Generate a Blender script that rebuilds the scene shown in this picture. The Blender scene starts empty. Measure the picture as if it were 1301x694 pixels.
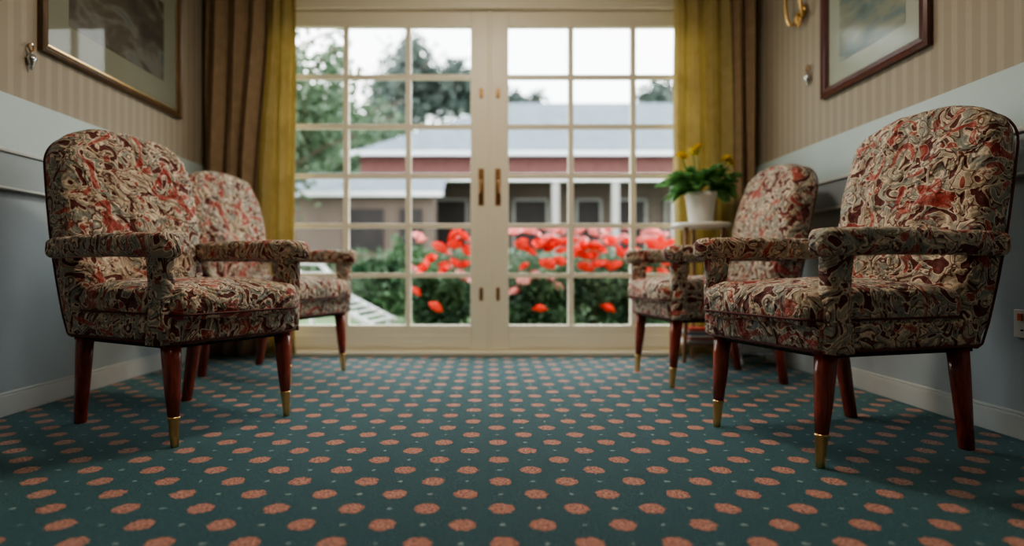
import bpy, math, random
import numpy as np
from mathutils import Vector, Matrix, noise as mnoise
random.seed(7); rng=np.random.default_rng(7)
S=bpy.context.scene
COL=S.collection
F=740.0; CH=0.52
XL,XR=-1.75,1.66
YB=3.62; YN=-1.6; ZC=2.5

# ---------------------------------------------------------------- materials
def newmat(name):
    m=bpy.data.materials.new(name); m.use_nodes=True
    nt=m.node_tree; b=nt.nodes['Principled BSDF']; return m,nt,b
def simple(name,col,rough=0.5,metal=0.0,spec=0.5,bump=0.0,bscale=60,var=0.0,vscale=4):
    m,nt,b=newmat(name)
    b.inputs['Base Color'].default_value=(*col,1); b.inputs['Roughness'].default_value=rough
    b.inputs['Metallic'].default_value=metal; b.inputs['Specular IOR Level'].default_value=spec
    tc=nt.nodes.new('ShaderNodeTexCoord')
    if var>0:
        n=nt.nodes.new('ShaderNodeTexNoise'); n.inputs['Scale'].default_value=vscale; n.inputs['Detail'].default_value=4
        r=nt.nodes.new('ShaderNodeValToRGB')
        r.color_ramp.elements[0].position=0.3; r.color_ramp.elements[1].position=0.7
        r.color_ramp.elements[0].color=(*[c*(1-var) for c in col],1)
        r.color_ramp.elements[1].color=(*[min(1,c*(1+var)) for c in col],1)
        nt.links.new(tc.outputs['Object'],n.inputs['Vector']); nt.links.new(n.outputs['Fac'],r.inputs[0])
        nt.links.new(r.outputs[0],b.inputs['Base Color'])
    if bump>0:
        n=nt.nodes.new('ShaderNodeTexNoise'); n.inputs['Scale'].default_value=bscale
        bp=nt.nodes.new('ShaderNodeBump'); bp.inputs['Strength'].default_value=bump; bp.inputs['Distance'].default_value=0.01
        nt.links.new(tc.outputs['Object'],n.inputs['Vector']); nt.links.new(n.outputs['Fac'],bp.inputs['Height'])
        nt.links.new(bp.outputs[0],b.inputs['Normal'])
    return m
class G:
    def __init__(s,nt): s.nt=nt
    def m(s,op,a,b=None,c=None):
        n=s.nt.nodes.new('ShaderNodeMath'); n.operation=op
        for i,v in enumerate((a,b,c)):
            if v is None: continue
            if isinstance(v,(int,float)): n.inputs[i].default_value=v
            else: s.nt.links.new(v,n.inputs[i])
        return n.outputs[0]
    def mix(s,f,a,b):
        n=s.nt.nodes.new('ShaderNodeMix'); n.data_type='RGBA'
        for k,v in ((0,f),(6,a),(7,b)):
            if isinstance(v,(int,float)): n.inputs[k].default_value=v
            elif isinstance(v,tuple): n.inputs[k].default_value=(*v,1)
            else: s.nt.links.new(v,n.inputs[k])
        return n.outputs[2]
    def noise(s,vec,scale,detail=2,dist=0,rough=0.5):
        n=s.nt.nodes.new('ShaderNodeTexNoise'); n.inputs['Scale'].default_value=scale
        n.inputs['Detail'].default_value=detail; n.inputs['Distortion'].default_value=dist
        n.inputs['Roughness'].default_value=rough
        s.nt.links.new(vec,n.inputs['Vector']); return n.outputs['Fac'],n.outputs['Color']
    def ramp(s,f,stops,interp='LINEAR'):
        n=s.nt.nodes.new('ShaderNodeValToRGB'); cr=n.color_ramp; cr.interpolation=interp
        while len(cr.elements)<len(stops): cr.elements.new(0.5)
        for e,(p,c) in zip(cr.elements,stops): e.position=p; e.color=(*c,1)
        s.nt.links.new(f,n.inputs[0]); return n.outputs[0]

# carpet
def mat_carpet():
    m,nt,b=newmat('carpet_dotted'); g=G(nt)
    tc=nt.nodes.new('ShaderNodeTexCoord'); sp=nt.nodes.new('ShaderNodeSeparateXYZ')
    nt.links.new(tc.outputs['Object'],sp.inputs[0])
    U=0.0825
    nf,nc=g.noise(tc.outputs['Object'],85,3)
    j=g.m('MULTIPLY',g.m('SUBTRACT',nf,0.5),0.022)
    x=g.m('DIVIDE',g.m('ADD',sp.outputs[0],10*U+0.052+U*0.5),U)
    y=g.m('DIVIDE',g.m('ADD',sp.outputs[1],40*U-1.195+U*0.5),U)
    cx=g.m('FLOOR',x); cy=g.m('FLOOR',y)
    fx=g.m('SUBTRACT',g.m('SUBTRACT',x,cx),0.5); fy=g.m('SUBTRACT',g.m('SUBTRACT',y,cy),0.5)
    par=g.m('MODULO',g.m('ADD',cx,cy),2)
    r=g.m('SQRT',g.m('ADD',g.m('MULTIPLY',fx,fx),g.m('MULTIPLY',fy,fy)))
    r=g.m('ADD',g.m('MULTIPLY',r,U),j)
    big=g.m('MULTIPLY',g.m('LESS_THAN',par,0.5),g.m('LESS_THAN',r,0.0275))
    ring=g.m('MULTIPLY',big,g.m('GREATER_THAN',r,0.0215))
    small=g.m('MULTIPLY',g.m('GREATER_THAN',par,0.5),g.m('LESS_THAN',r,0.0055))
    f1,_=g.noise(tc.outputs['Object'],180,3,0,0.75)
    f2,_=g.noise(tc.outputs['Object'],3,3)
    base=g.ramp(f1,[(0.36,(0.003,0.020,0.034)),(0.5,(0.019,0.074,0.100)),(0.64,(0.080,0.205,0.240))])
    base=g.mix(g.m('MULTIPLY',f2,0.22),base,(0.020,0.080,0.105))
    f3,_=g.noise(tc.outputs['Object'],150,3,0,0.7)
    dot=g.ramp(f3,[(0.38,(0.18,0.045,0.03)),(0.48,(0.70,0.235,0.16)),(0.62,(0.95,0.50,0.38))])
    c=g.mix(big,base,dot)
    c=g.mix(g.m('MULTIPLY',ring,0.5),c,(0.60,0.165,0.095))
    c=g.mix(g.m('MULTIPLY',small,0.8),c,(0.46,0.56,0.56))
    nt.links.new(c,b.inputs['Base Color'])
    b.inputs['Roughness'].default_value=0.7
    b.inputs['Sheen Weight'].default_value=0.6; b.inputs['Sheen Roughness'].default_value=0.35
    b.inputs['Sheen Tint'].default_value=(0.6,1.0,1.0,1)
    b.inputs['Specular IOR Level'].default_value=0.3
    bp=nt.nodes.new('ShaderNodeBump'); bp.inputs['Strength'].default_value=1.0; bp.inputs['Distance'].default_value=0.007
    nt.links.new(f1,bp.inputs['Height']); nt.links.new(bp.outputs[0],b.inputs['Normal'])
    return m
def mat_fabric():
    m,nt,b=newmat('floral_tapestry'); g=G(nt)
    tc=nt.nodes.new('ShaderNodeTexCoord'); oi=nt.nodes.new('ShaderNodeObjectInfo')
    va=nt.nodes.new('ShaderNodeVectorMath'); va.operation='ADD'
    mu=g.m('MULTIPLY',oi.outputs['Random'],5.0)
    nt.links.new(tc.outputs['Object'],va.inputs[0]); nt.links.new(mu,va.inputs[1])
    v=va.outputs[0]
    gr,_=g.noise(v,7,2,1.0)
    ground=g.ramp(gr,[(0.35,(0.46,0.41,0.32)),(0.5,(0.25,0.27,0.235)),(0.62,(0.48,0.39,0.29))])
    a,_=g.noise(v,12,1.0,2.2)
    mar=g.ramp(a,[(0.0,(1,1,1)),(0.405,(1,1,1)),(0.42,(0,0,0)),(0.55,(0,0,0)),(0.565,(0.95,0.95,0.95)),(0.59,(0.95,0.95,0.95)),(0.605,(0,0,0))])
    c=g.mix(mar,ground,(0.115,0.026,0.022))
    crm=g.ramp(a,[(0.415,(0,0,0)),(0.425,(1,1,1)),(0.455,(1,1,1)),(0.465,(0,0,0)),(0.60,(0,0,0)),(0.61,(1,1,1)),(0.635,(1,1,1)),(0.645,(0,0,0))])
    c=g.mix(crm,c,(0.76,0.60,0.45))
    l2,_=g.noise(v,10,0.8,2.0)
    rd=g.ramp(l2,[(0.62,(0,0,0)),(0.635,(1,1,1)),(0.66,(1,1,1)),(0.67,(0.2,0.2,0.2)),(0.69,(1,1,1))])
    c=g.mix(g.m('MULTIPLY',rd,0.85),c,(0.40,0.055,0.042))
    rim=g.ramp(l2,[(0.603,(0,0,0)),(0.608,(1,1,1)),(0.62,(1,1,1)),(0.628,(0,0,0))])
    c=g.mix(rim,c,(0.74,0.60,0.47))
    l,_=g.noise(v,18,1.0,2.3)
    ln=g.m('LESS_THAN',g.m('ABSOLUTE',g.m('SUBTRACT',l,0.5)),0.011)
    c=g.mix(g.m('MULTIPLY',ln,0.65),c,(0.13,0.035,0.028))
    l3,_=g.noise(v,24,1.0,1.5)
    cr=g.m('GREATER_THAN',l3,0.67)
    c=g.mix(g.m('MULTIPLY',cr,0.85),c,(0.24,0.05,0.04))
    nt.links.new(c,b.inputs['Base Color']); b.inputs['Roughness'].default_value=0.8
    b.inputs['Sheen Weight'].default_value=0.15; b.inputs['Specular IOR Level'].default_value=0.3
    w,_=g.noise(v,11,3,0.8)
    h=g.m('ADD',g.m('MULTIPLY',w,1.0),g.m('MULTIPLY',a,0.5))
    bp=nt.nodes.new('ShaderNodeBump'); bp.inputs['Strength'].default_value=0.85; bp.inputs['Distance'].default_value=0.04
    nt.links.new(h,bp.inputs['Height']); nt.links.new(bp.outputs[0],b.inputs['Normal'])
    return m
def mat_wallpaper():
    m,nt,b=newmat('striped_wallpaper'); g=G(nt)
    tc=nt.nodes.new('ShaderNodeTexCoord'); sp=nt.nodes.new('ShaderNodeSeparateXYZ')
    nt.links.new(tc.outputs['Object'],sp.inputs[0])
    s=g.m('ADD',sp.outputs[0],sp.outputs[1])
    f=g.m('FRACT',g.m('DIVIDE',s,0.062))
    st=g.m('LESS_THAN',f,0.42)
    n,_=g.noise(tc.outputs['Object'],40,3)
    c=g.mix(st,(0.36,0.31,0.245),(0.415,0.36,0.29))
    c=g.mix(g.m('MULTIPLY',n,0.18),c,(0.29,0.245,0.20))
    nt.links.new(c,b.inputs['Base Color']); b.inputs['Roughness'].default_value=0.7
    return m
def mat_wood(name,c1,c2,rough=0.3,scale=6):
    m,nt,b=newmat(name); g=G(nt)
    tc=nt.nodes.new('ShaderNodeTexCoord'); mp=nt.nodes.new('ShaderNodeMapping')
    mp.inputs['Scale'].default_value=(8,8,1); nt.links.new(tc.outputs['Object'],mp.inputs[0])
    n,_=g.noise(mp.outputs[0],scale,4,1.5)
    nt.links.new(g.ramp(n,[(0.3,c1),(0.7,c2)]),b.inputs['Base Color'])
    b.inputs['Roughness'].default_value=rough; b.inputs['Coat Weight'].default_value=0.3
    return m
def mat_curtain(name,c1,c2,trans):
    m,nt,b=newmat(name); g=G(nt)
    tc=nt.nodes.new('ShaderNodeTexCoord')
    n,_=g.noise(tc.outputs['Object'],18,4)
    col=g.ramp(n,[(0.3,c1),(0.7,c2)])
    nt.links.new(col,b.inputs['Base Color']); b.inputs['Roughness'].default_value=0.75
    b.inputs['Sheen Weight'].default_value=0.2
    t=nt.nodes.new('ShaderNodeBsdfTranslucent'); nt.links.new(col,t.inputs['Color'])
    mx=nt.nodes.new('ShaderNodeMixShader'); mx.inputs[0].default_value=trans
    nt.links.new(b.outputs[0],mx.inputs[1]); nt.links.new(t.outputs[0],mx.inputs[2])
    nt.links.new(mx.outputs[0],nt.nodes['Material Output'].inputs['Surface'])
    return m
def mat_glass(name,refl=0.06,rough=0.0,fw=0.5):
    m,nt,b=newmat(name); nt.nodes.remove(b)
    t=nt.nodes.new('ShaderNodeBsdfTransparent'); t.inputs['Color'].default_value=(0.96,0.98,0.97,1)
    gl=nt.nodes.new('ShaderNodeBsdfGlossy'); gl.inputs['Roughness'].default_value=rough
    lw=nt.nodes.new('ShaderNodeLayerWeight'); lw.inputs['Blend'].default_value=0.25
    g=G(nt); f=g.m('ADD',g.m('MULTIPLY',lw.outputs['Fresnel'],fw),refl*0.5)
    mx=nt.nodes.new('ShaderNodeMixShader'); nt.links.new(f,mx.inputs[0])
    nt.links.new(t.outputs[0],mx.inputs[1]); nt.links.new(gl.outputs[0],mx.inputs[2])
    nt.links.new(mx.outputs[0],nt.nodes['Material Output'].inputs['Surface'])
    return m
def mat_leaf(name,c1,c2,scale=8):
    m,nt,b=newmat(name); g=G(nt)
    tc=nt.nodes.new('ShaderNodeTexCoord'); n,_=g.noise(tc.outputs['Object'],scale,3)
    col=g.ramp(n,[(0.35,c1),(0.65,c2)])
    nt.links.new(col,b.inputs['Base Color']); b.inputs['Roughness'].default_value=0.55
    t=nt.nodes.new('ShaderNodeBsdfTranslucent'); nt.links.new(col,t.inputs['Color'])
    mx=nt.nodes.new('ShaderNodeMixShader'); mx.inputs[0].default_value=0.3
    nt.links.new(b.outputs[0],mx.inputs[1]); nt.links.new(t.outputs[0],mx.inputs[2])
    nt.links.new(mx.outputs[0],nt.nodes['Material Output'].inputs['Surface'])
    return m
def mat_art(name,stops,scale,dist,stretch=(1,1,1)):
    m,nt,b=newmat(name); g=G(nt)
    tc=nt.nodes.new('ShaderNodeTexCoord'); mp=nt.nodes.new('ShaderNodeMapping'); mp.inputs['Scale'].default_value=stretch
    nt.links.new(tc.outputs['Object'],mp.inputs[0])
    n,_=g.noise(mp.outputs[0],scale,5,dist)
    nt.links.new(g.ramp(n,stops),b.inputs['Base Color']); b.inputs['Roughness'].default_value=0.6
    return m

M_carpet=mat_carpet(); M_fab=mat_fabric(); M_wp=mat_wallpaper()
M_panel=simple('painted_panel',(0.40,0.455,0.485),0.5,var=0.05,bump=0.05)
M_dado=simple('painted_dado',(0.48,0.575,0.58),0.45,var=0.04)
M_rail=simple('painted_rail',(0.34,0.39,0.42),0.4,var=0.05)
M_base=simple('painted_baseboard',(0.56,0.58,0.57),0.4,var=0.04)
M_cream=simple('cream_paint',(0.88,0.82,0.67),0.4,var=0.02)
M_ceil=simple('ceiling_paint',(0.78,0.75,0.68),0.8,var=0.02)
M_brass=simple('brass',(0.74,0.49,0.22),0.28,1.0,var=0.1,vscale=20)
M_dkbrass=simple('aged_brass',(0.32,0.18,0.085),0.45,0.8,var=0.2,vscale=30)
M_chrome=simple('chrome',(0.6,0.62,0.65),0.2,1.0,var=0.05)
M_mah=mat_wood('mahogany_legs',(0.17,0.026,0.013),(0.37,0.062,0.033),0.25)
M_frL=mat_wood('walnut_gilt_frame',(0.08,0.045,0.022),(0.18,0.10,0.05),0.35)
M_frR=mat_wood('mahogany_frame',(0.06,0.018,0.017),(0.14,0.04,0.034),0.3)
M_wood=mat_wood('stand_wood',(0.20,0.10,0.05),(0.36,0.20,0.11),0.35)
M_piping=simple('maroon_piping',(0.10,0.025,0.023),0.7,var=0.2,vscale=40)
M_black=simple('black_hessian',(0.015,0.013,0.012),0.8,var=0.2)
M_cbrown=mat_curtain('brown_curtain',(0.38,0.265,0.165),(0.47,0.335,0.215),0.20)
M_cgold=mat_curtain('gold_curtain',(0.61,0.51,0.24),(0.69,0.59,0.31),0.42)
M_glass=mat_glass('window_glass',0.05); M_pglass=mat_glass('picture_glass',0.07,0.03,0.22)
M_pglassR=mat_glass('picture_glass_matte',0.05,0.14,0.07)
M_matL=simple('mat_board_olive',(0.25,0.24,0.19),0.8,var=0.06)
M_matR=simple('mat_board_pale',(0.40,0.42,0.37),0.8,var=0.05)
M_artL=mat_art('sepia_print',[(0.3,(0.03,0.022,0.018)),(0.48,(0.08,0.06,0.04)),(0.56,(0.16,0.14,0.12)),(0.7,(0.08,0.10,0.11))],5,0.6,(1,1,1.6))
M_artR=mat_art('watercolour_print',[(0.3,(0.09,0.12,0.13)),(0.46,(0.15,0.21,0.22)),(0.52,(0.24,0.25,0.20)),(0.7,(0.34,0.37,0.34))],6,0.4,(1,1,2))
M_white=simple('white_ceramic',(0.78,0.78,0.74),0.3,var=0.03)
M_plast=simple('white_plastic',(0.7,0.68,0.64),0.35,var=0.03)
M_orange=simple('orange_neon_switch',(0.7,0.16,0.04),0.4,var=0.05)
M_leaf=mat_leaf('houseplant_leaf',(0.08,0.22,0.07),(0.22,0.45,0.16),25)
M_yel=simple('yellow_petals',(0.85,0.62,0.04),0.6,var=0.1,vscale=40)
M_red=simple('red_petals',(0.85,0.045,0.03),0.6,var=0.2,vscale=12)
M_pink=simple('pink_petals',(0.85,0.36,0.36),0.6,var=0.2,vscale=12)
M_soil=simple('soil',(0.05,0.03,0.02),0.9,var=0.3,vscale=30)
M_tree=mat_leaf('tree_foliage',(0.045,0.085,0.05),(0.11,0.16,0.09),1.5)
M_tree2=mat_leaf('conifer_foliage',(0.06,0.085,0.08),(0.11,0.14,0.12),1.5)
M_bush=mat_leaf('bush_foliage',(0.02,0.06,0.03),(0.07,0.14,0.06),3)
M_bark=simple('bark',(0.10,0.075,0.055),0.9,var=0.3,vscale=12,bump=0.3)
M_roof=simple('slate_roof',(0.085,0.115,0.145),0.7,var=0.15,vscale=3)
M_brick=simple('brick_wall',(0.13,0.05,0.042),0.8,var=0.2,vscale=8)
M_rend=simple('brown_render',(0.095,0.068,0.056),0.8,var=0.1,vscale=2)
M_dkwin=simple('dark_window',(0.025,0.02,0.02),0.5,spec=0.2,var=0.2)
M_trimw=simple('white_fascia',(0.55,0.57,0.58),0.5,var=0.03)
M_post=simple('veranda_post_paint',(0.26,0.25,0.24),0.6,var=0.05)
M_grass=simple('lawn_grass',(0.10,0.16,0.07),0.9,var=0.3,vscale=6,bump=0.3,bscale=80)
M_pave=simple('patio_paving',(0.30,0.29,0.27),0.8,var=0.15,vscale=5)
M_shade=simple('opal_shade',(0.85,0.8,0.7),0.4,var=0.02)

# ---------------------------------------------------------------- geometry helpers
def link(o,parent=None):
    COL.objects.link(o)
    if parent is not None: o.parent=parent
    return o
def empty(name,loc=(0,0,0),rz=0):
    e=bpy.data.objects.new(name,None); e.empty_display_size=0.1
    e.location=loc; e.rotation_euler=(0,0,rz); COL.objects.link(e); return e
def mesh(name,v,f,mat,parent=None,smooth=True,bevel=0,seg=3,auto=True):
    me=bpy.data.meshes.new(name); me.from_pydata([tuple(p) for p in v],[],[tuple(q) for q in f]); me.update()
    if mat: me.materials.append(mat)
    if smooth: me.polygons.foreach_set('use_smooth',[True]*len(me.polygons))
    o=bpy.data.objects.new(name,me); link(o,parent)
    if bevel>0:
        b=o.modifiers.new('Bevel','BEVEL'); b.width=bevel; b.segments=seg; b.limit_method='ANGLE'
        o.modifiers.new('WN','WEIGHTED_NORMAL')
    return o
BF=[(0,3,2,1),(4,5,6,7),(0,1,5,4),(1,2,6,5),(2,3,7,6),(3,0,4,7)]
def bx(x0,x1,y0,y1,z0,z1):
    return [(x0,y0,z0),(x1,y0,z0),(x1,y1,z0),(x0,y1,z0),(x0,y0,z1),(x1,y0,z1),(x1,y1,z1),(x0,y1,z1)]
def boxes(name,L,mat,parent=None,bevel=0.0,seg=2,smooth=None):
    v=[];f=[]
    for b in L:
        o=len(v); v+=bx(*b); f+=[tuple(i+o for i in q) for q in BF]
    return mesh(name,v,f,mat,parent,smooth=(bevel>0) if smooth is None else smooth,bevel=bevel,seg=seg)
def lathe(name,prof,mat,parent=None,c=(0,0,0),n=28,tilt=None):
    v=[];f=[]
    for r,z in prof:
        for i in range(n):
            a=2*math.pi*i/n; p=Vector((r*math.cos(a),r*math.sin(a),z))
            if tilt: p=p+Vector((tilt[0]*z,tilt[1]*z,0))
            v.append((p.x+c[0],p.y+c[1],p.z+c[2]))
    for k in range(len(prof)-1):
        for i in range(n):
            j=(i+1)%n; f.append((k*n+i,k*n+j,(k+1)*n+j,(k+1)*n+i))
    f.append(tuple(range(n-1,-1,-1))); f.append(tuple((len(prof)-1)*n+i for i in range(n)))
    return mesh(name,v,f,mat,parent,smooth=True)
def tube(name,pts,r,mat,parent=None,cyc=False,res=3):
    cu=bpy.data.curves.new(name,'CURVE'); cu.dimensions='3D'; cu.bevel_depth=r; cu.bevel_resolution=res; cu.use_fill_caps=True
    sp=cu.splines.new('POLY'); sp.points.add(len(pts)-1)
    for p,q in zip(sp.points,pts): p.co=(*q,1)
    sp.use_cyclic_u=cyc; sp.use_smooth=True
    cu.materials.append(mat)
    o=bpy.data.objects.new(name,cu); link(o,parent); return o
def rrect(cx,cy,hw,hh,r,n=6,side=8):
    P=[]
    cs=[(cx+hw-r,cy+hh-r,0),(cx-hw+r,cy+hh-r,90),(cx-hw+r,cy-hh+r,180),(cx+hw-r,cy-hh+r,270)]
    C=[]
    for x,y,a in cs:
        C.append([(x+r*math.cos(math.radians(a+90*k/n)),y+r*math.sin(math.radians(a+90*k/n))) for k in range(n+1)])
    for i in range(4):
        P+=C[i]; a=C[i][-1]; b=C[(i+1)%4][0]
        for k in range(1,side): P.append((a[0]+(b[0]-a[0])*k/side,a[1]+(b[1]-a[1])*k/side))
    return P
def pillow(name,outl,ctr,prof,fmap,mat,parent=None,wob=0.0,seed=0.0):
    n=len(outl); v=[];f=[]
    def W(a,b,w):
        if wob: w=w+wob*mnoise.noise(Vector((a*9+seed,b*9,w*6)))+wob*0.5*mnoise.noise(Vector((a*21,b*21+seed,w*6)))
        return fmap(a,b,w)
    v.append(W(ctr[0],ctr[1],prof[0][1]))
    for r,w in prof[1:-1]:
        for (a,b) in outl: v.append(W(ctr[0]+(a-ctr[0])*r,ctr[1]+(b-ctr[1])*r,w))
    v.append(W(ctr[0],ctr[1],prof[-1][1]))
    K=len(prof)-2
    for i in range(n): f.append((0,1+(i+1)%n,1+i))
    for k in range(K-1):
        for i in range(n):
            j=(i+1)%n; f.append((1+k*n+i,1+k*n+j,1+(k+1)*n+j,1+(k+1)*n+i))
    last=len(v)-1
    for i in range(n): f.append((last,1+(K-1)*n+i,1+(K-1)*n+(i+1)%n))
    return mesh(name,v,f,mat,parent)

# ---------------------------------------------------------------- room shell
T=0.12
boxes('floor',[(XL-T,XR+T,YN-T,YB+0.0,-0.06,0.0)],M_carpet)
boxes('ceiling',[(XL-T,XR+T,YN-T,YB+T,ZC,ZC+0.1)],M_ceil)
boxes('wall_left',[(XL-T,XL,YN-T,YB+T,0.0,ZC)],M_wp)
boxes('wall_right',[(XR,XR+T,YN-T,YB+T,0.0,ZC)],M_wp)
boxes('wall_near',[(XL,XR,YN-T,YN,0.0,ZC)],M_wp)
DC=0.01; DW=1.39
DX0,DX1=DC-DW,DC+DW
DTOP=2.145
boxes('wall_far',[(XL,DX0-0.06,YB,YB+T,0,ZC),(DX1+0.06,XR,YB,YB+T,0,ZC),(DX0-0.06,DX1+0.06,YB,YB+T,DTOP+0.06,ZC)],M_wp)
def side_trim(tag,xw,s):
    def B(z0,z1,t,o=0.0):
        a,b=(xw+o,xw+s*t) if s>0 else (xw+s*t,xw-o)
        return (a,b,YN,YB-0.001,z0,z1)
    boxes('trim_wainscot_'+tag,[B(0.085,0.82,0.008,0.0005)],M_panel)
    boxes('trim_dado_'+tag,[B(0.955,1.165,0.014,0.0005)],M_dado,bevel=0.004)
    boxes('trim_rail_'+tag,[B(0.82,0.955,0.030,0.0005)],M_rail,bevel=0.006)
    boxes('trim_rail_lip_'+tag,[B(0.945,0.962,0.038,0.0005),B(0.812,0.824,0.036,0.0005)],M_base,bevel=0.004)
    boxes('baseboard_'+tag,[B(0.0,0.075,0.022,0.0005),B(0.075,0.085,0.016,0.0005)],M_base,bevel=0.003)
side_trim('left',XL,1); side_trim('right',XR,-1)

boxes('trim_door_frame',[(DX0-0.06,DX0,YB-0.03,YB+T,0,DTOP+0.06),(DX1,DX1+0.06,YB-0.03,YB+T,0,DTOP+0.06),
   (DX0,DX1,YB-0.03,YB+T,DTOP,DTOP+0.06),(DX0-0.1,DX1+0.1,YB-0.045,YB,DTOP+0.06,DTOP+0.085)],M_cream,bevel=0.004)
boxes('door_sill',[(DX0,DX1,YB-0.055,YB+T,0.0,0.028)],M_cream,bevel=0.006)
def leaf(name,xi,s):
    e=empty(name,(0,0,0))
    X=lambda a,b:(min(xi+s*a,xi+s*b),max(xi+s*a,xi+s*b))
    y0,y1=YB+0.005,YB+0.05
    zt,zb=2.045,0.185
    L=[]
    L.append((*X(0.001,0.118),y0,y1,0.03,DTOP-0.002))
    L.append((*X(1.385-0.10,1.385),y0,y1,0.03,DTOP-0.002))
    L.append((*X(0.118,1.285),y0,y1,zt,DTOP-0.002))
    L.append((*X(0.118,1.285),y0,y1,0.03,zb))
    L.append((*X(0.118,1.285),y0-0.006,y0,0.05,zb-0.06))
    P=(1.285-0.118)/3
    for k in (1,2):
        x=0.118+P*k; L.append((*X(x-0.017,x+0.017),y0+0.006,y1-0.006,zb,zt))
    for k in range(1,6):
        z=zb+(zt-zb)*k/6; L.append((*X(0.118,1.285),y0+0.007,y1-0.007,z-0.015,z+0.015))
    boxes('frame',L,M_cream,e,bevel=0.005)
    a,b=X(0.1,1.3); ym=YB+0.028
    mesh('glass',[(a,ym,zb),(b,ym,zb),(b,ym,zt),(a,ym,zt)],[(0,1,2,3)],M_glass,e,smooth=False)
    hx=xi+s*0.052
    boxes('handle_plate',[(hx-0.017,hx+0.017,y0-0.006,y0,0.93,1.16)],M_dkbrass,e,bevel=0.003)
    tube('handle_lever',[(hx,y0-0.004,1.08),(hx,y0-0.045,1.08),(hx,y0-0.05,1.06),(hx+s*0.005,y0-0.05,1.0)],0.010,M_dkbrass,e)
    lathe('keyhole_boss',[(0.0,0.0),(0.010,0.0),(0.008,0.008),(0,0.008)],M_dkbrass,e,c=(hx,y0-0.014,0.965),n=16)
    boxes('bolt',[(hx-0.011,hx+0.011,y0-0.008,y0,1.60,1.66),(hx-0.011,hx+0.011,y0-0.008,y0,0.34,0.42)],M_dkbrass,e,bevel=0.003)
    if s<0: boxes('astragal',[(xi-0.012,xi+0.012,y0-0.012,y0,0.03,DTOP-0.002)],M_cream,e,bevel=0.005)
leaf('door_1',DC,-1); leaf('door_2',DC,1)

# curtains
def curtain(name,x0,x1,yc,mat,parent,folds,amp,z0=0.02,z1=2.30,dx0=0.0,dx1=0.0,ph=0.0):
    nx,nz=140,30; v=[];f=[]
    for j in range(nz+1):
        t=j/nz; z=z0+(z1-z0)*t
        for i in range(nx+1):
            s=i/nx
            a=amp*(0.75+0.35*(1-t))
            yy=yc+a*math.sin(2*math.pi*folds*s+ph+0.6*math.sin(2.2*t+s*4))+0.22*a*math.sin(2*math.pi*folds*2.3*s+1+2*t)
            k=min(1,max(0,(t-0.35)/0.65)); k=k*k*(3-2*k)
            xa=x0+dx0*k; xb=x1+dx1*k
            xx=xa+(xb-xa)*s+0.006*math.sin(7*t+9*s)
            v.append((xx,yy,z))
    for j in range(nz):
        for i in range(nx):
            a=j*(nx+1)+i; f.append((a,a+1,a+nx+2,a+nx+1))
    o=mesh(name,v,f,mat,parent)
    so=o.modifiers.new('Solid','SOLIDIFY'); so.thickness=0.002
    return o
e=empty('curtain')
curtain('brown_drape',-1.705,-1.40,3.505,M_cbrown,e,3.6,0.030,dx1=0.09)
curtain('gold_inner_drape',-1.41,-1.165,3.53,M_cgold,e,2.6,0.022,ph=1,dx0=0.08)  # inner sheet of the curtain, coloured gold
e=empty('curtain')
curtain('brown_drape',1.47,1.615,3.505,M_cbrown,e,2.2,0.030,dx0=-0.02)
curtain('gold_inner_drape',1.13,1.485,3.53,M_cgold,e,3.6,0.022,ph=2,dx1=-0.02)
e=empty('curtain_rod')
tube('rod',[(XL+0.03,3.52,2.32),(XR-0.03,3.52,2.32)],0.014,M_dkbrass,e)
boxes('bracket',[(XL+0.002,XL+0.03,3.50,3.54,2.28,2.34),(XR-0.03,XR-0.002,3.50,3.54,2.28,2.34),(-0.015,0.015,3.52,YB-0.001,2.31,2.33)],M_dkbrass,e)

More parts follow.
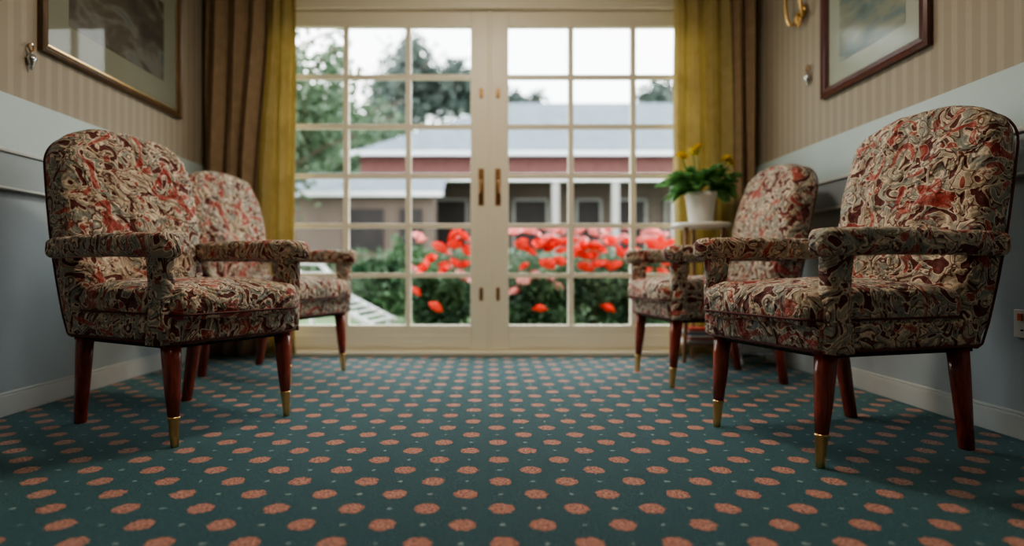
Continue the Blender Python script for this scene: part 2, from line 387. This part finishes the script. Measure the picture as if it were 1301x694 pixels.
# ---------------------------------------------------------------- armchair
CN=[0]
def armchair(loc,ang):
    CN[0]+=1; sd=CN[0]*3.7
    e=empty('armchair',(*loc,0),math.radians(ang))
    boxes('seat_base',[(-0.285,0.294,-0.240,0.240,0.30,0.392)],M_fab,e,bevel=0.026,seg=6)
    boxes('under_webbing',[(-0.262,0.262,-0.220,0.220,0.290,0.305)],M_black,e)
    ol=rrect(0.05,0,0.276,0.238,0.055)
    prof=[(0,.375),(.94,.375),(.975,.380),(.995,.392),(1.008,.41),(1.008,.428),(1.0,.444),(.984,.457),(.955,.467),(.91,.475),(.82,.483),(.7,.489),(.55,.494),(.4,.497),(.2,.499),(0,.5)]
    pillow('seat_cushion',ol,(0.05,0),prof,lambda a,b,w:(a,b,w),M_fab,e,wob=0.010,seed=sd)
    tube('seat_piping',[(0.05+(a-0.05)*1.0,b*1.0,0.392) for a,b in ol],0.0035,M_piping,e,cyc=True,res=2)
    bs=rrect(0.0045,0,0.286,0.239,0.03)
    tube('base_piping',[(a,b,0.308) for a,b in bs],0.004,M_piping,e,cyc=True,res=2)
    # back
    W=0.253; H=0.695; c=0.165; n=2.45; O=[]
    for k in range(33):
        t=math.pi*k/32; ct,st=math.cos(t),math.sin(t)
        O.append((math.copysign(abs(ct)**(2/n),ct)*(W-0.004),H-c+c*abs(st)**(2/n)))
    for k in range(1,12):
        s=k/12; O.append((-(W-0.004)-0.010*math.sin(math.pi*s)+0.012*s,(H-c)*(1-s)+(-0.03)*s))
    O+= [(-0.232,-0.045),(-0.22,-0.058),(-0.15,-0.06),(-0.07,-0.06),(0,-0.06),(0.07,-0.06),(0.15,-0.06),(0.22,-0.058),(0.232,-0.045)]
    for k in range(11,0,-1):
        s=k/12; O.append(((W-0.004)+0.010*math.sin(math.pi*s)-0.012*s,(H-c)*(1-s)+(-0.03)*s))
    A=math.radians(11.5); ca,sa=math.cos(A),math.sin(A)
    bxp,bzp=-0.258,0.36
    fm=lambda u,vv,w:(bxp-sa*vv+ca*w,u,bzp+ca*vv+sa*w)
    prof=[(0,-.048),(.6,-.048),(.93,-.045),(.975,-.036),(.995,-.02),(1,-.0),(1.0,.018),(.993,.034),(.98,.046),(.955,.057),(.91,.066),(.84,.073),(.75,.078),(.65,.081),(.55,.083),(.42,.085),(.3,.086),(.15,.087),(0,.087)]
    pillow('backrest',O,(0,0.30),prof,fm,M_fab,e,wob=0.014,seed=sd)
    tube('back_piping_rear',[fm(u*0.99,0.30+(q-0.30)*0.99,-0.036) for u,q in O],0.0035,M_piping,e,cyc=True,res=2)
    for s,t in ((-1,'1'),(1,'2')):
        yc=s*0.247
        v=[];f=[];N=24;secs=[]
        xsamp=[-0.345+0.008*k for k in range(5)]+[-0.30+0.034*k for k in range(17)]+[0.272+0.0085*k for k in range(7)]
        for x in xsamp:
            q=(x+0.345)/0.669
            endf=1.0; R=0.036
            for d in (x+0.345,0.324-x):
                if d<R: endf=min(endf,math.sqrt(max(0.0,1-((R-d)/R)**2))*0.8+0.2)
            hw=(0.034+0.010*q)*endf; hh=(0.035+0.003*q)*endf; zc=0.598+0.006*math.sin(math.pi*q)-0.003*q
            secs.append((x,hw,hh,zc))
        for (x,hw,hh,zc) in secs:
            for i in range(N):
                a=2*math.pi*i/N; ct,st=math.cos(a),math.sin(a); p=0.62
                wv=1+0.09*mnoise.noise(Vector((x*14+sd,ct*2+s,st*2)))
                v.append((x,yc+hw*wv*math.copysign(abs(ct)**p,ct),zc+hh*wv*math.copysign(abs(st)**p,st)))
        for k in range(len(secs)-1):
            for i in range(N):
                j=(i+1)%N; f.append((k*N+i,k*N+j,(k+1)*N+j,(k+1)*N+i))
        f.append(tuple(range(N-1,-1,-1))); f.append(tuple((len(secs)-1)*N+i for i in range(N)))
        mesh('arm_'+t,v,f,M_fab,e)
        v=[];f=[];N=16;K=10
        for k in range(K+1):
            q=k/K; z=0.305+(0.585-0.305)*q
            hx=0.039-0.007*math.sin(math.pi*q)+0.004*q; hy=0.028; xc=0.245+0.010*math.sin(math.pi*q*0.9)
            for i in range(N):
                a=2*math.pi*i/N; ct,st=math.cos(a),math.sin(a); p=0.55
                v.append((xc+hx*math.copysign(abs(ct)**p,ct),s*0.242+hy*math.copysign(abs(st)**p,st),z))
        for k in range(K):
            for i in range(N):
                j=(i+1)%N; f.append((k*N+i,k*N+j,(k+1)*N+j,(k+1)*N+i))
        f.append(tuple(range(N-1,-1,-1))); f.append(tuple(K*N+i for i in range(N)))
        mesh('arm_post_'+t,v,f,M_fab,e)
        def tl(name,pz,mat,x0,xt,y0,yt):
            v=[];f=[];N=16
            for r,z in pz:
                q=z/0.30
                for i in range(N):
                    a=2*math.pi*i/N; ct,st=math.cos(a),math.sin(a); p=0.7
                    v.append((x0+(xt-x0)*q+r*math.copysign(abs(ct)**p,ct),y0+(yt-y0)*q+r*math.copysign(abs(st)**p,st),z))
            for k in range(len(pz)-1):
                for i in range(N):
                    j=(i+1)%N; f.append((k*N+i,k*N+j,(k+1)*N+j,(k+1)*N+i))
            f.append(tuple(range(N-1,-1,-1))); f.append(tuple((len(pz)-1)*N+i for i in range(N)))
            mesh(name,v,f,mat,e)
        tl('front_leg_'+t,[(0.0145,0.085),(0.020,0.16),(0.0245,0.25),(0.0255,0.30)],M_mah,0.272,0.25,s*0.212,s*0.210)
        tl('ferrule_'+t,[(0.009,0.0),(0.0105,0.004),(0.0115,0.03),(0.0145,0.08),(0.0165,0.083),(0.0165,0.088),(0.014,0.090)],M_brass,0.272,0.25,s*0.212,s*0.210)
        tl('rear_leg_'+t,[(0.0165,0.0),(0.018,0.004),(0.020,0.10),(0.0235,0.22),(0.025,0.30)],M_mah,-0.275,-0.225,s*0.195,s*0.205)
    return e
armchair((-1.065,2.04),-28.5)
armchair((1.085,1.82),195.5)
armchair((-1.09,2.965),-21)
armchair((1.07,2.85),186.5)

# ---------------------------------------------------------------- pictures
def picture(name,xw,s,y0,y1,z0,z1,fw,M_f,M_m,M_a,mw,fd=0.03,lip=None,MG=None):
    e=empty(name)
    def X(a,b): return (min(xw+s*a,xw+s*b),max(xw+s*a,xw+s*b))
    v=[];f=[]
    prof=[(0,0.001),(0,fd*0.8),(0.25,fd),(0.5,fd*0.75),(0.8,fd*0.85),(1.0,fd*0.4),(1.0,0.001)]
    for (a,d) in prof:
        i=fw*a
        for (yy,zz) in ((y0+i,z0+i),(y1-i,z0+i),(y1-i,z1-i),(y0+i,z1-i)): v.append((xw+s*d,yy,zz))
    for k in range(len(prof)-1):
        for i in range(4):
            j=(i+1)%4; f.append((k*4+i,k*4+j,(k+1)*4+j,(k+1)*4+i))
    mesh('frame',v,f,M_f,e,smooth=False)
    i=fw*0.9
    boxes('mat_board',[(*X(0.001,0.008),y0+i,y1-i,z0+i,z1-i)],M_m,e)
    boxes('print',[(*X(0.008,0.0095),y0+fw+mw,y1-fw-mw,z0+fw+mw,z1-fw-mw)],M_a,e)
    if lip: boxes('gilt_slip',[(*X(0.008,0.013),y0+fw,y1-fw,z0+fw,z0+fw+lip),(*X(0.008,0.013),y0+fw,y1-fw,z1-fw-lip,z1-fw),
        (*X(0.008,0.013),y0+fw,y0+fw+lip,z0+fw,z1-fw),(*X(0.008,0.013),y1-fw-lip,y1-fw,z0+fw,z1-fw)],M_brass,e)
    xg=xw+s*0.0125
    mesh('glass',[(xg,y0+fw*.9,z0+fw*.9),(xg,y1-fw*.9,z0+fw*.9),(xg,y1-fw*.9,z1-fw*.9),(xg,y0+fw*.9,z1-fw*.9)],[(0,1,2,3)],MG,e,smooth=False)
picture('framed_picture',XL,1,2.26,3.29,1.38,2.12,0.032,M_frL,M_matL,M_artL,0.13,lip=0.006,MG=M_pglass)
picture('framed_picture',XR,-1,2.17,2.87,1.365,1.98,0.05,M_frR,M_matR,M_artR,0.085,MG=M_pglassR)

# ---------------------------------------------------------------- sconces
def sconce(xw,s,y,z):
    e=empty('wall_sconce')
    o=lathe('backplate',[(0,0),(0.030,0.0),(0.034,0.008),(0.024,0.016),(0,0.02)],M_brass,e,n=24)
    o.rotation_euler=(0,math.radians(90*s),0); o.location=(xw+s*0.001,y,z+0.02)
    for d in (-1,1):
        P=[]
        for k in range(25):
            t=k/24; a=math.pi*1.35*t
            P.append((xw+s*(0.02+0.055*t),y+d*(0.015+0.055*math.sin(a*0.62)),z+0.02-0.065*math.sin(a*0.9)+0.10*t*t))
        tube('arm_%d'%(1 if d<0 else 2),P,0.008,M_brass,e)
        q=P[-1]
        lathe('candle_cup_%d'%(1 if d<0 else 2),[(0.004,-0.012),(0.014,0),(0.018,0.012),(0.010,0.014),(0.010,0.075),(0.0,0.078)],M_white,e,c=q,n=18)
        lathe('shade_%d'%(1 if d<0 else 2),[(0.050,0.05),(0.03,0.13),(0.029,0.13),(0.049,0.05)],M_shade,e,c=q,n=24)
    tube('scroll',[(xw+s*0.03,y+0.026*math.cos(a)*(1-a/14),z-0.035+0.026*math.sin(a)) for a in [k*0.3 for k in range(28)]],0.007,M_brass,e)
    tube('stem',[(xw+s*0.012,y,z+0.02),(xw+s*0.03,y,z-0.01)],0.006,M_brass,e)
sconce(XR,-1,3.06,1.87)
def ornament(xw,s,y,z,sc):
    e=empty('wall_hanging_ornament')
    x=xw+s*0.014
    tube('loop',[(x,y+0.010*sc*math.cos(a),z+0.035*sc+0.012*sc*math.sin(a)) for a in [k*math.pi/8 for k in range(16)]],0.003*sc,M_dkbrass,e,cyc=True)
    lathe('drop',[(0,-0.045),(0.005,-0.042),(0.007,-0.03),(0.014,-0.014),(0.018,0.0),(0.012,0.012),(0.006,0.018),(0.008,0.022),(0,0.026)],M_chrome,e,c=(x,y,z),n=10)
    tube('pin',[(xw,y,z+0.045*sc),(x+s*0.004,y,z+0.045*sc)],0.003,M_chrome,e)
ornament(XL,1,2.215,1.33,1.2); ornament(XR,-1,3.0,1.52,1.3)

# socket
e=empty('wall_socket')
xf=XR-0.008
boxes('face_plate',[(xf-0.009,xf-0.0005,1.735,1.822,0.315,0.402)],M_plast,e,bevel=0.003)
boxes('rocker',[(xf-0.013,xf-0.009,1.79,1.805,0.368,0.39)],M_orange,e,bevel=0.001)
boxes('pin_holes',[(xf-0.0095,xf-0.0088,1.775,1.781,0.358,0.368),(xf-0.0095,xf-0.0088,1.758,1.768,0.336,0.341),(xf-0.0095,xf-0.0088,1.787,1.797,0.336,0.341)],M_black,e)

# ---------------------------------------------------------------- plant stand, plant, rack
PX,PY=1.205,3.30
e=empty('plant_stand')
lathe('top',[(0,0.765),(0.155,0.765),(0.165,0.772),(0.165,0.783),(0.158,0.79),(0,0.79)],M_white,e,c=(PX,PY,0),n=40)
lathe('lower_shelf',[(0,0.10),(0.115,0.10),(0.117,0.112),(0,0.115)],M_wood,e,c=(PX,PY,0),n=32)
for k in range(3):
    a=math.radians(90+120*k)
    tube('leg_%d'%(k+1),[(PX+math.cos(a)*0.135,PY+math.sin(a)*0.135,0.012),(PX+math.cos(a)*0.11,PY+math.sin(a)*0.11,0.4),(PX+math.cos(a)*0.12,PY+math.sin(a)*0.12,0.77)],0.012,M_wood,e)
mm=[simple('magazine_cover_white',(0.7,0.7,0.68),0.4,var=0.1),simple('magazine_cover_red',(0.5,0.06,0.05),0.4,var=0.1),simple('magazine_cover_blue',(0.12,0.25,0.4),0.4,var=0.1)]
for k in range(7):
    o=0.006*((k*5)%4-1.5)
    boxes('stacked_magazine_%d'%(k+1),[(PX-0.09+o,PX+0.085+o,PY-0.075-o,PY+0.06-o,0.116+k*0.0125,0.116+k*0.0125+0.0115)],mm[(0,0,1,0,2,0,1)[k]],e)
def leafmesh(L):
    v=[];f=[]
    for (b,d,ln,w,droop,roll) in L:
        d=Vector(d).normalized(); side=d.cross(Vector((0,0,1)))
        if side.length<0.1: side=Vector((1,0,0))
        side.normalize(); side=Matrix.Rotation(roll,3,d)@side
        o=len(v); n=7
        for k in range(n+1):
            t=k/n; p=Vector(b)+d*ln*t+Vector((0,0,-droop*t*t*ln))
            ww=w*(math.sin(math.pi*min(1,t*0.93+0.04))**0.8)
            up=Vector((0,0,0.25*ww))
            for q in (p-side*ww+up,p,p+side*ww+up): v.append(tuple(q))
        for k in range(n):
            for i in range(2):
                a=o+k*3+i; f.append((a,a+1,a+4,a+3))
    return v,f
def petals(centres,r,layers=((0.35,5,1.3),(0.65,6,0.9),(1.0,7,0.45))):
    v=[];f=[]
    for c in centres:
        R=r*random.uniform(0.8,1.25); rot=Matrix.Rotation(random.uniform(0,6.3),3,'Z'); tl=Matrix.Rotation(random.uniform(-0.7,0.7),3,'X')@Matrix.Rotation(random.uniform(-0.7,0.7),3,'Y')@rot
        for (fr,n,el) in layers:
            for k in range(n):
                a=2*math.pi*k/n+fr*2; o=len(v)
                for i in range(4):
                    t=i/3
                    rad=R*fr*(math.sin(t*1.5)); zz=R*(t*math.sin(el)*0.9)-0.2*R
                    wd=R*0.75*fr*math.sin(math.pi*(0.15+0.6*t))
                    for j in (-1,0,1):
                        x=rad-abs(j)*0.12*R; y=j*wd
                        p=tl@Vector((x*math.cos(a)-y*math.sin(a),x*math.sin(a)+y*math.cos(a),zz+abs(j)*0.08*R))
                        v.append((c[0]+p.x,c[1]+p.y,c[2]+p.z))
                for i in range(3):
                    for j in range(2):
                        q=o+i*3+j; f.append((q,q+1,q+4,q+3))
    return v,f
e=empty('potted_flowering_plant')
lathe('pot',[(0,0.7905),(0.062,0.7905),(0.066,0.80),(0.082,0.935),(0.088,0.94),(0.088,0.965),(0.080,0.965),(0.076,0.94),(0,0.938)],M_white,e,c=(PX,PY,0),n=36)
lathe('soil',[(0,0.937),(0.074,0.937),(0.066,0.946),(0,0.950)],M_soil,e,c=(PX,PY,0))
L=[]
for k in range(80):
    a=random.uniform(0,2*math.pi); el=random.uniform(0.0,1.25)
    d=(math.cos(a)*math.cos(el),math.sin(a)*math.cos(el)*0.7,math.sin(el))
    st=random.uniform(0.03,0.13)
    b=(PX+d[0]*st+(0.02 if d[0]>0 else 0),PY+d[1]*st*0.7,0.965+d[2]*st*1.1)
    L.append((b,d,random.uniform(0.09,0.15),random.uniform(0.028,0.045),random.uniform(0.2,0.9),random.uniform(-0.6,0.6)))
v,f=leafmesh(L); v=[(x,min(y,3.46),max(z,0.84)) for x,y,z in v]
mesh('leaves',v,f,M_leaf,e)
fl=[(PX-0.03,PY-0.05,1.205),(PX-0.05,PY-0.02,1.19),(PX+0.125,PY-0.06,1.145),(PX+0.15,PY-0.03,1.13),(PX-0.12,PY-0.05,1.16)]
v,f=petals(fl,0.036); mesh('blossoms',v,f,M_yel,e)
for k,p in enumerate(fl): tube('stem_%d'%(k+1),[(PX+(p[0]-PX)*0.2,PY,0.945),(p[0],p[1],p[2]-0.01)],0.003,M_leaf,e,res=1)

e=empty('magazine_rack')
rx0,rx1,ry0,ry1=1.395,1.60,3.21,3.36
for k,xx in enumerate((rx0,rx1)):
    tube('end_frame_%d'%(k+1),[(xx,ry0-0.02,0.008),(xx,ry0+0.01,0.07),(xx,ry0,0.20),(xx,(ry0+ry1)/2,0.23),(xx,ry1,0.20),(xx,ry1-0.01,0.07),(xx,ry1+0.02,0.008)],0.007,M_chrome,e)
for k,(yy,zz) in enumerate(((ry0+0.008,0.07),(ry1-0.008,0.07),(ry0,0.14),(ry1,0.14),(ry0,0.20),(ry1,0.20))):
    tube('rail_%d'%(k+1),[(rx0,yy,zz),(rx1,yy,zz)],0.005,M_chrome,e)
boxes('shelf',[(rx0,rx1,ry0+0.005,ry1-0.005,0.062,0.07)],M_chrome,e)
for k in range(8):
    y=ry0+0.018+k*0.014
    boxes('magazine_%d'%(k+1),[(rx0+0.012+0.006*(k%3),rx1-0.02-0.008*(k%2),y,y+0.008,0.071,0.24+0.02*(k%3))],mm[k%3],e)

# ---------------------------------------------------------------- unseen ceiling fill lights, added to brighten the room
def ceil_fill_light(y,p,size,col):
    e=empty('ceiling_fill_light')
    lathe('rim',[(0.20,2.5),(0.21,2.49),(0.21,2.46),(0.19,2.455),(0.19,2.499)],M_brass,e,c=(0,y,0),n=36)  # rim made up to hold the added fill light
    ld=bpy.data.lights.new('fill_lamp','AREA'); ld.shape='DISK'; ld.size=size; ld.energy=p; ld.color=col
    lo=bpy.data.objects.new('fill_lamp',ld); lo.location=(0,y,2.45); link(lo,e)
ceil_fill_light(2.2,25,0.36,(1.0,0.87,0.69))
ceil_fill_light(0.6,5,0.36,(1.0,0.88,0.72))

# ---------------------------------------------------------------- outside
GZ=-0.05
boxes('patio',[(-4,5,YB+T,4.5,-0.2,-0.03)],M_pave)
boxes('lawn',[(-40,40,4.5,60,-0.075,GZ-0.003)],M_grass)
def cloud(n,c,rad,size,clumps=0,zmin=-0.03):
    c=np.array(c);rad=np.array(rad)
    if clumps:
        cc=rng.normal(size=(clumps,3)); cc/=np.linalg.norm(cc,axis=1)[:,None]; cc*=rng.uniform(0.3,1,size=(clumps,1))
        idx=rng.integers(0,clumps,n); p=cc[idx]*0.85+rng.normal(size=(n,3))*0.14
    else:
        p=rng.uniform(-1,1,size=(n,3))
    p=c+p*rad
    a=rng.normal(size=(n,3)); a/=np.linalg.norm(a,axis=1)[:,None]
    b=rng.normal(size=(n,3)); b-= (b*a).sum(1)[:,None]*a; b/=np.linalg.norm(b,axis=1)[:,None]
    s=size*rng.uniform(0.6,1.3,size=(n,1))
    v=np.stack([p-a*s,p-b*s*0.45,p+a*s,p+b*s*0.45],1).reshape(-1,3)
    v[:,2]=np.maximum(v[:,2],zmin)
    f=np.arange(n*4).reshape(-1,4)
    return v.tolist(),f.tolist()
def tree(name,x,y,zc,r,n,size,mat,clumps=45,rz=1.0,trunk=0.12):
    e=empty(name,(0,0,0))
    v,f=cloud(n,(x,y,zc),(r,r,r*rz),size,clumps=clumps); mesh('foliage',v,f,mat,e,smooth=False)
    lathe('trunk',[(trunk,GZ),(trunk*0.75,zc*0.5),(trunk*0.35,zc),(trunk*0.1,zc+r*rz*0.7)],M_bark,e,c=(x,y,0),n=12)
    for k in range(9):
        a=k*2.4; z=zc-r*rz*0.6+k*r*rz*0.14
        tube('branch_%d'%(k+1),[(x,y,z),(x+math.cos(a)*r*0.4,y+math.sin(a)*r*0.4,z+r*0.25),(x+math.cos(a)*r*0.8,y+math.sin(a)*r*0.8,z+r*0.4)],trunk*0.22,M_bark,e,res=1)
tree('garden_tree',-3.05,9.0,3.1,1.25,5600,0.085,M_tree,clumps=70,rz=1.3,trunk=0.09)
tree('garden_tree',-4.7,20.5,4.6,2.3,6000,0.16,M_tree)
tree('conifer_tree',-3.9,26.0,8.4,2.3,3200,0.2,M_tree2,clumps=40,rz=1.3)
tree('conifer_tree',-1.45,26.0,8.4,1.4,2200,0.2,M_tree2,clumps=30,rz=1.1)
tree('conifer_tree',1.6,26.0,7.6,1.2,1800,0.2,M_tree2,clumps=30)
tree('conifer_tree',8.2,26.0,7.4,1.8,2500,0.2,M_tree2,clumps=30)
# house across the garden
e=empty('neighbouring_house')
ex0,ex1,ey0,ey1=-3.2,11.0,13.0,19.0
boxes('upper_brick_wall',[(ex0+0.3,ex1-0.3,ey0+0.25,ey1-0.3,GZ,3.2)],M_brick,e)
zr=5.15; ym=16.0
v=[(ex0,ey0,3.15),(ex1,ey0,3.15),(ex1,ey1,3.15),(ex0,ey1,3.15),(0.65,ym,zr),(ex1-2.5,ym,zr)]
mesh('hip_roof',v,[(0,1,5,4),(1,2,5),(2,3,4,5),(3,0,4),(0,3,2,1)],M_roof,e,smooth=False)
boxes('gutter',[(ex0-0.05,ex1+0.05,ey0-0.08,ey0,3.10,3.2)],M_trimw,e)
boxes('veranda_fascia',[(ex0,ex1,11.6,11.75,2.32,2.46)],M_trimw,e)
mesh('veranda_roof',[(ex0,11.6,2.46),(ex1,11.6,2.46),(ex1,13.25,2.66),(ex0,13.25,2.66)],[(0,1,2,3)],M_roof,e,smooth=False)
boxes('rendered_wall',[(ex0+0.3,ex1-0.3,13.1,13.24,GZ,2.6)],M_rend,e)
boxes('veranda_posts',[(x-0.07,x+0.07,11.62,11.76,GZ,2.32) for x in (-3.0,-1.6,-0.2,1.35,2.55,3.75,5.0,6.3)],M_post,e)
W=[(-2.7,-1.9),(-1.4,-0.5),(0.6,1.3),(2.0,2.5),(2.9,3.5),(4.0,4.6),(5.4,6.2)]
boxes('windows',[(a,b,13.04,13.1,0.9,2.1) for a,b in W],M_dkwin,e)
boxes('window_frames',[q for a,b in W for q in ((a-0.05,a,13.0,13.1,0.85,2.15),(b,b+0.05,13.0,13.1,0.85,2.15),(a-0.05,b+0.05,13.0,13.1,0.85,0.9),(a-0.05,b+0.05,13.0,13.1,2.1,2.15))],M_post,e)
e=empty('garden_annex')
boxes('wall',[(-5.6,-1.0,10.6,11.4,GZ,1.95)],M_rend,e)
mesh('roof',[(-5.8,10.4,1.92),(-0.8,10.4,1.92),(-0.8,11.5,2.45),(-5.8,11.5,2.45)],[(0,1,2,3)],M_roof,e,smooth=False)
boxes('fascia',[(-5.8,-0.8,10.36,10.42,1.86,1.95)],M_trimw,e)
boxes('windows',[(-2.6,-1.9,10.55,10.6,0.9,1.65),(-1.6,-1.2,10.55,10.6,0.9,1.65)],M_dkwin,e)

# hedge, bushes and roses
e=empty('garden_hedge')
v,f=cloud(7000,(0.9,7.6,0.38),(4.2,0.25,0.42),0.06); mesh('foliage',v,f,M_tree,e,smooth=False)
e=empty('rose_bush')
V=[];Fc=[]
B=[(-0.50,5.25,0.28,0.32,0.28,0.40),(0.0,5.5,0.26,0.4,0.28,0.38),(0.45,5.2,0.26,0.42,0.28,0.42),(0.95,5.25,0.28,0.45,0.28,0.42),(1.45,5.2,0.28,0.42,0.28,0.46),(1.9,5.5,0.3,0.5,0.28,0.45)]
for b in B:
    v,f=cloud(2600,b[:3],b[3:],0.04,clumps=40); o=len(V); V+=v; Fc+=[tuple(i+o for i in q) for q in f]
mesh('foliage',V,Fc,M_bush,e,smooth=False)
def px(x,y,d): return ((x-620)*d/F,d,CH+(345-y)*d/F)
R=[(555,318),(580,312),(536,341),(526,372),(590,300),(575,335),(595,318),(662,312),(690,310),(700,335),(668,340),(735,320),(755,318),(775,308),(790,325),(745,340),(800,310),(812,330),(725,305),(760,335),(684,396),(770,395),(830,315),(845,330),(676,322),(710,322),(785,340),(820,345),(562,345),(550,390)]
for _ in range(30): R.append((random.uniform(648,860),random.triangular(298,350,322)))
for _ in range(5): R.append((random.uniform(545,600),random.uniform(302,345)))
v,f=petals([px(a+random.uniform(-3,3),b+random.uniform(-3,3),random.uniform(4.75,5.0)) for a,b in R],0.060)
mesh('red_blooms',v,f,M_red,e)
P=[(random.uniform(645,850),random.uniform(290,312)) for _ in range(40)]+[(random.uniform(520,600),random.uniform(300,360)) for _ in range(10)]+[(random.uniform(650,720),random.uniform(350,375)) for _ in range(9)]
v,f=petals([px(a,b,random.uniform(4.85,5.2)) for a,b in P],0.055)
mesh('pink_blooms',v,f,M_pink,e)
e=empty('garden_shrub')
v,f=cloud(3000,(-1.05,6.5,0.42),(0.55,0.25,0.45),0.05,clumps=40); mesh('foliage',v,f,M_bush,e,smooth=False)
# garden lounger (white slats)
e=empty('garden_lounger',(-1.12,4.72,-0.012),math.radians(-12))
for k,yy in enumerate((-0.24,0.24)):
    tube('side_rail_%d'%(k+1),[(-0.45,yy,0.66),(-0.12,yy,0.32),(0.30,yy,0.12)],0.022,M_trimw,e)
    tube('leg_a_%d'%(k+1),[(-0.2,yy,0.38),(-0.2,yy,-0.018)],0.02,M_trimw,e)
    tube('leg_b_%d'%(k+1),[(0.24,yy,0.14),(0.25,yy,-0.018)],0.02,M_trimw,e)
V=[];Fc=[]
for k in range(11):
    t=k/10
    if t<0.45: q=t/0.45; x=-0.43+0.31*q; z=0.66-0.33*q
    else: q=(t-0.45)/0.55; x=-0.12+0.40*q; z=0.33-0.19*q
    o=len(V); b=bx(x-0.016,x+0.016,-0.25,0.25,z,z+0.014); V+=b; Fc+=[tuple(i+o for i in q2) for q2 in BF]
mesh('slats',V,Fc,M_trimw,e,smooth=False)

# ---------------------------------------------------------------- world + portal
w=bpy.data.worlds.new('overcast_sky'); S.world=w; w.use_nodes=True
nt=w.node_tree; bg=nt.nodes['Background']
g=G(nt); tc=nt.nodes.new('ShaderNodeTexCoord')
n,_=g.noise(tc.outputs['Generated'],2.5,4)
c=g.ramp(n,[(0.35,(0.88,0.95,0.98)),(0.65,(1.0,1.0,0.96))])
nt.links.new(c,bg.inputs['Color']); bg.inputs['Strength'].default_value=6.5
pl=bpy.data.lights.new('door_portal','AREA'); pl.shape='RECTANGLE'; pl.size=2.8; pl.size_y=2.1
pl.cycles.is_portal=True
po=bpy.data.objects.new('door_portal',pl); po.location=(DC,YB+0.2,1.08); po.rotation_euler=(math.radians(-90),0,0); COL.objects.link(po)

# ---------------------------------------------------------------- camera
cam=bpy.data.cameras.new('camera'); co=bpy.data.objects.new('camera',cam); COL.objects.link(co)
cam.sensor_width=36; cam.lens=36*F/1301
co.location=(0,0,CH); co.rotation_euler=(math.radians(90),0,0)
cam.shift_x=(650.5-620)/1301; cam.shift_y=(345-347)/1301
cam.clip_start=0.05
cam.dof.use_dof=True; cam.dof.focus_distance=1.7; cam.dof.aperture_fstop=1.0
S.camera=co
S.view_settings.look='AgX - Medium High Contrast'
S.view_settings.exposure=0.0
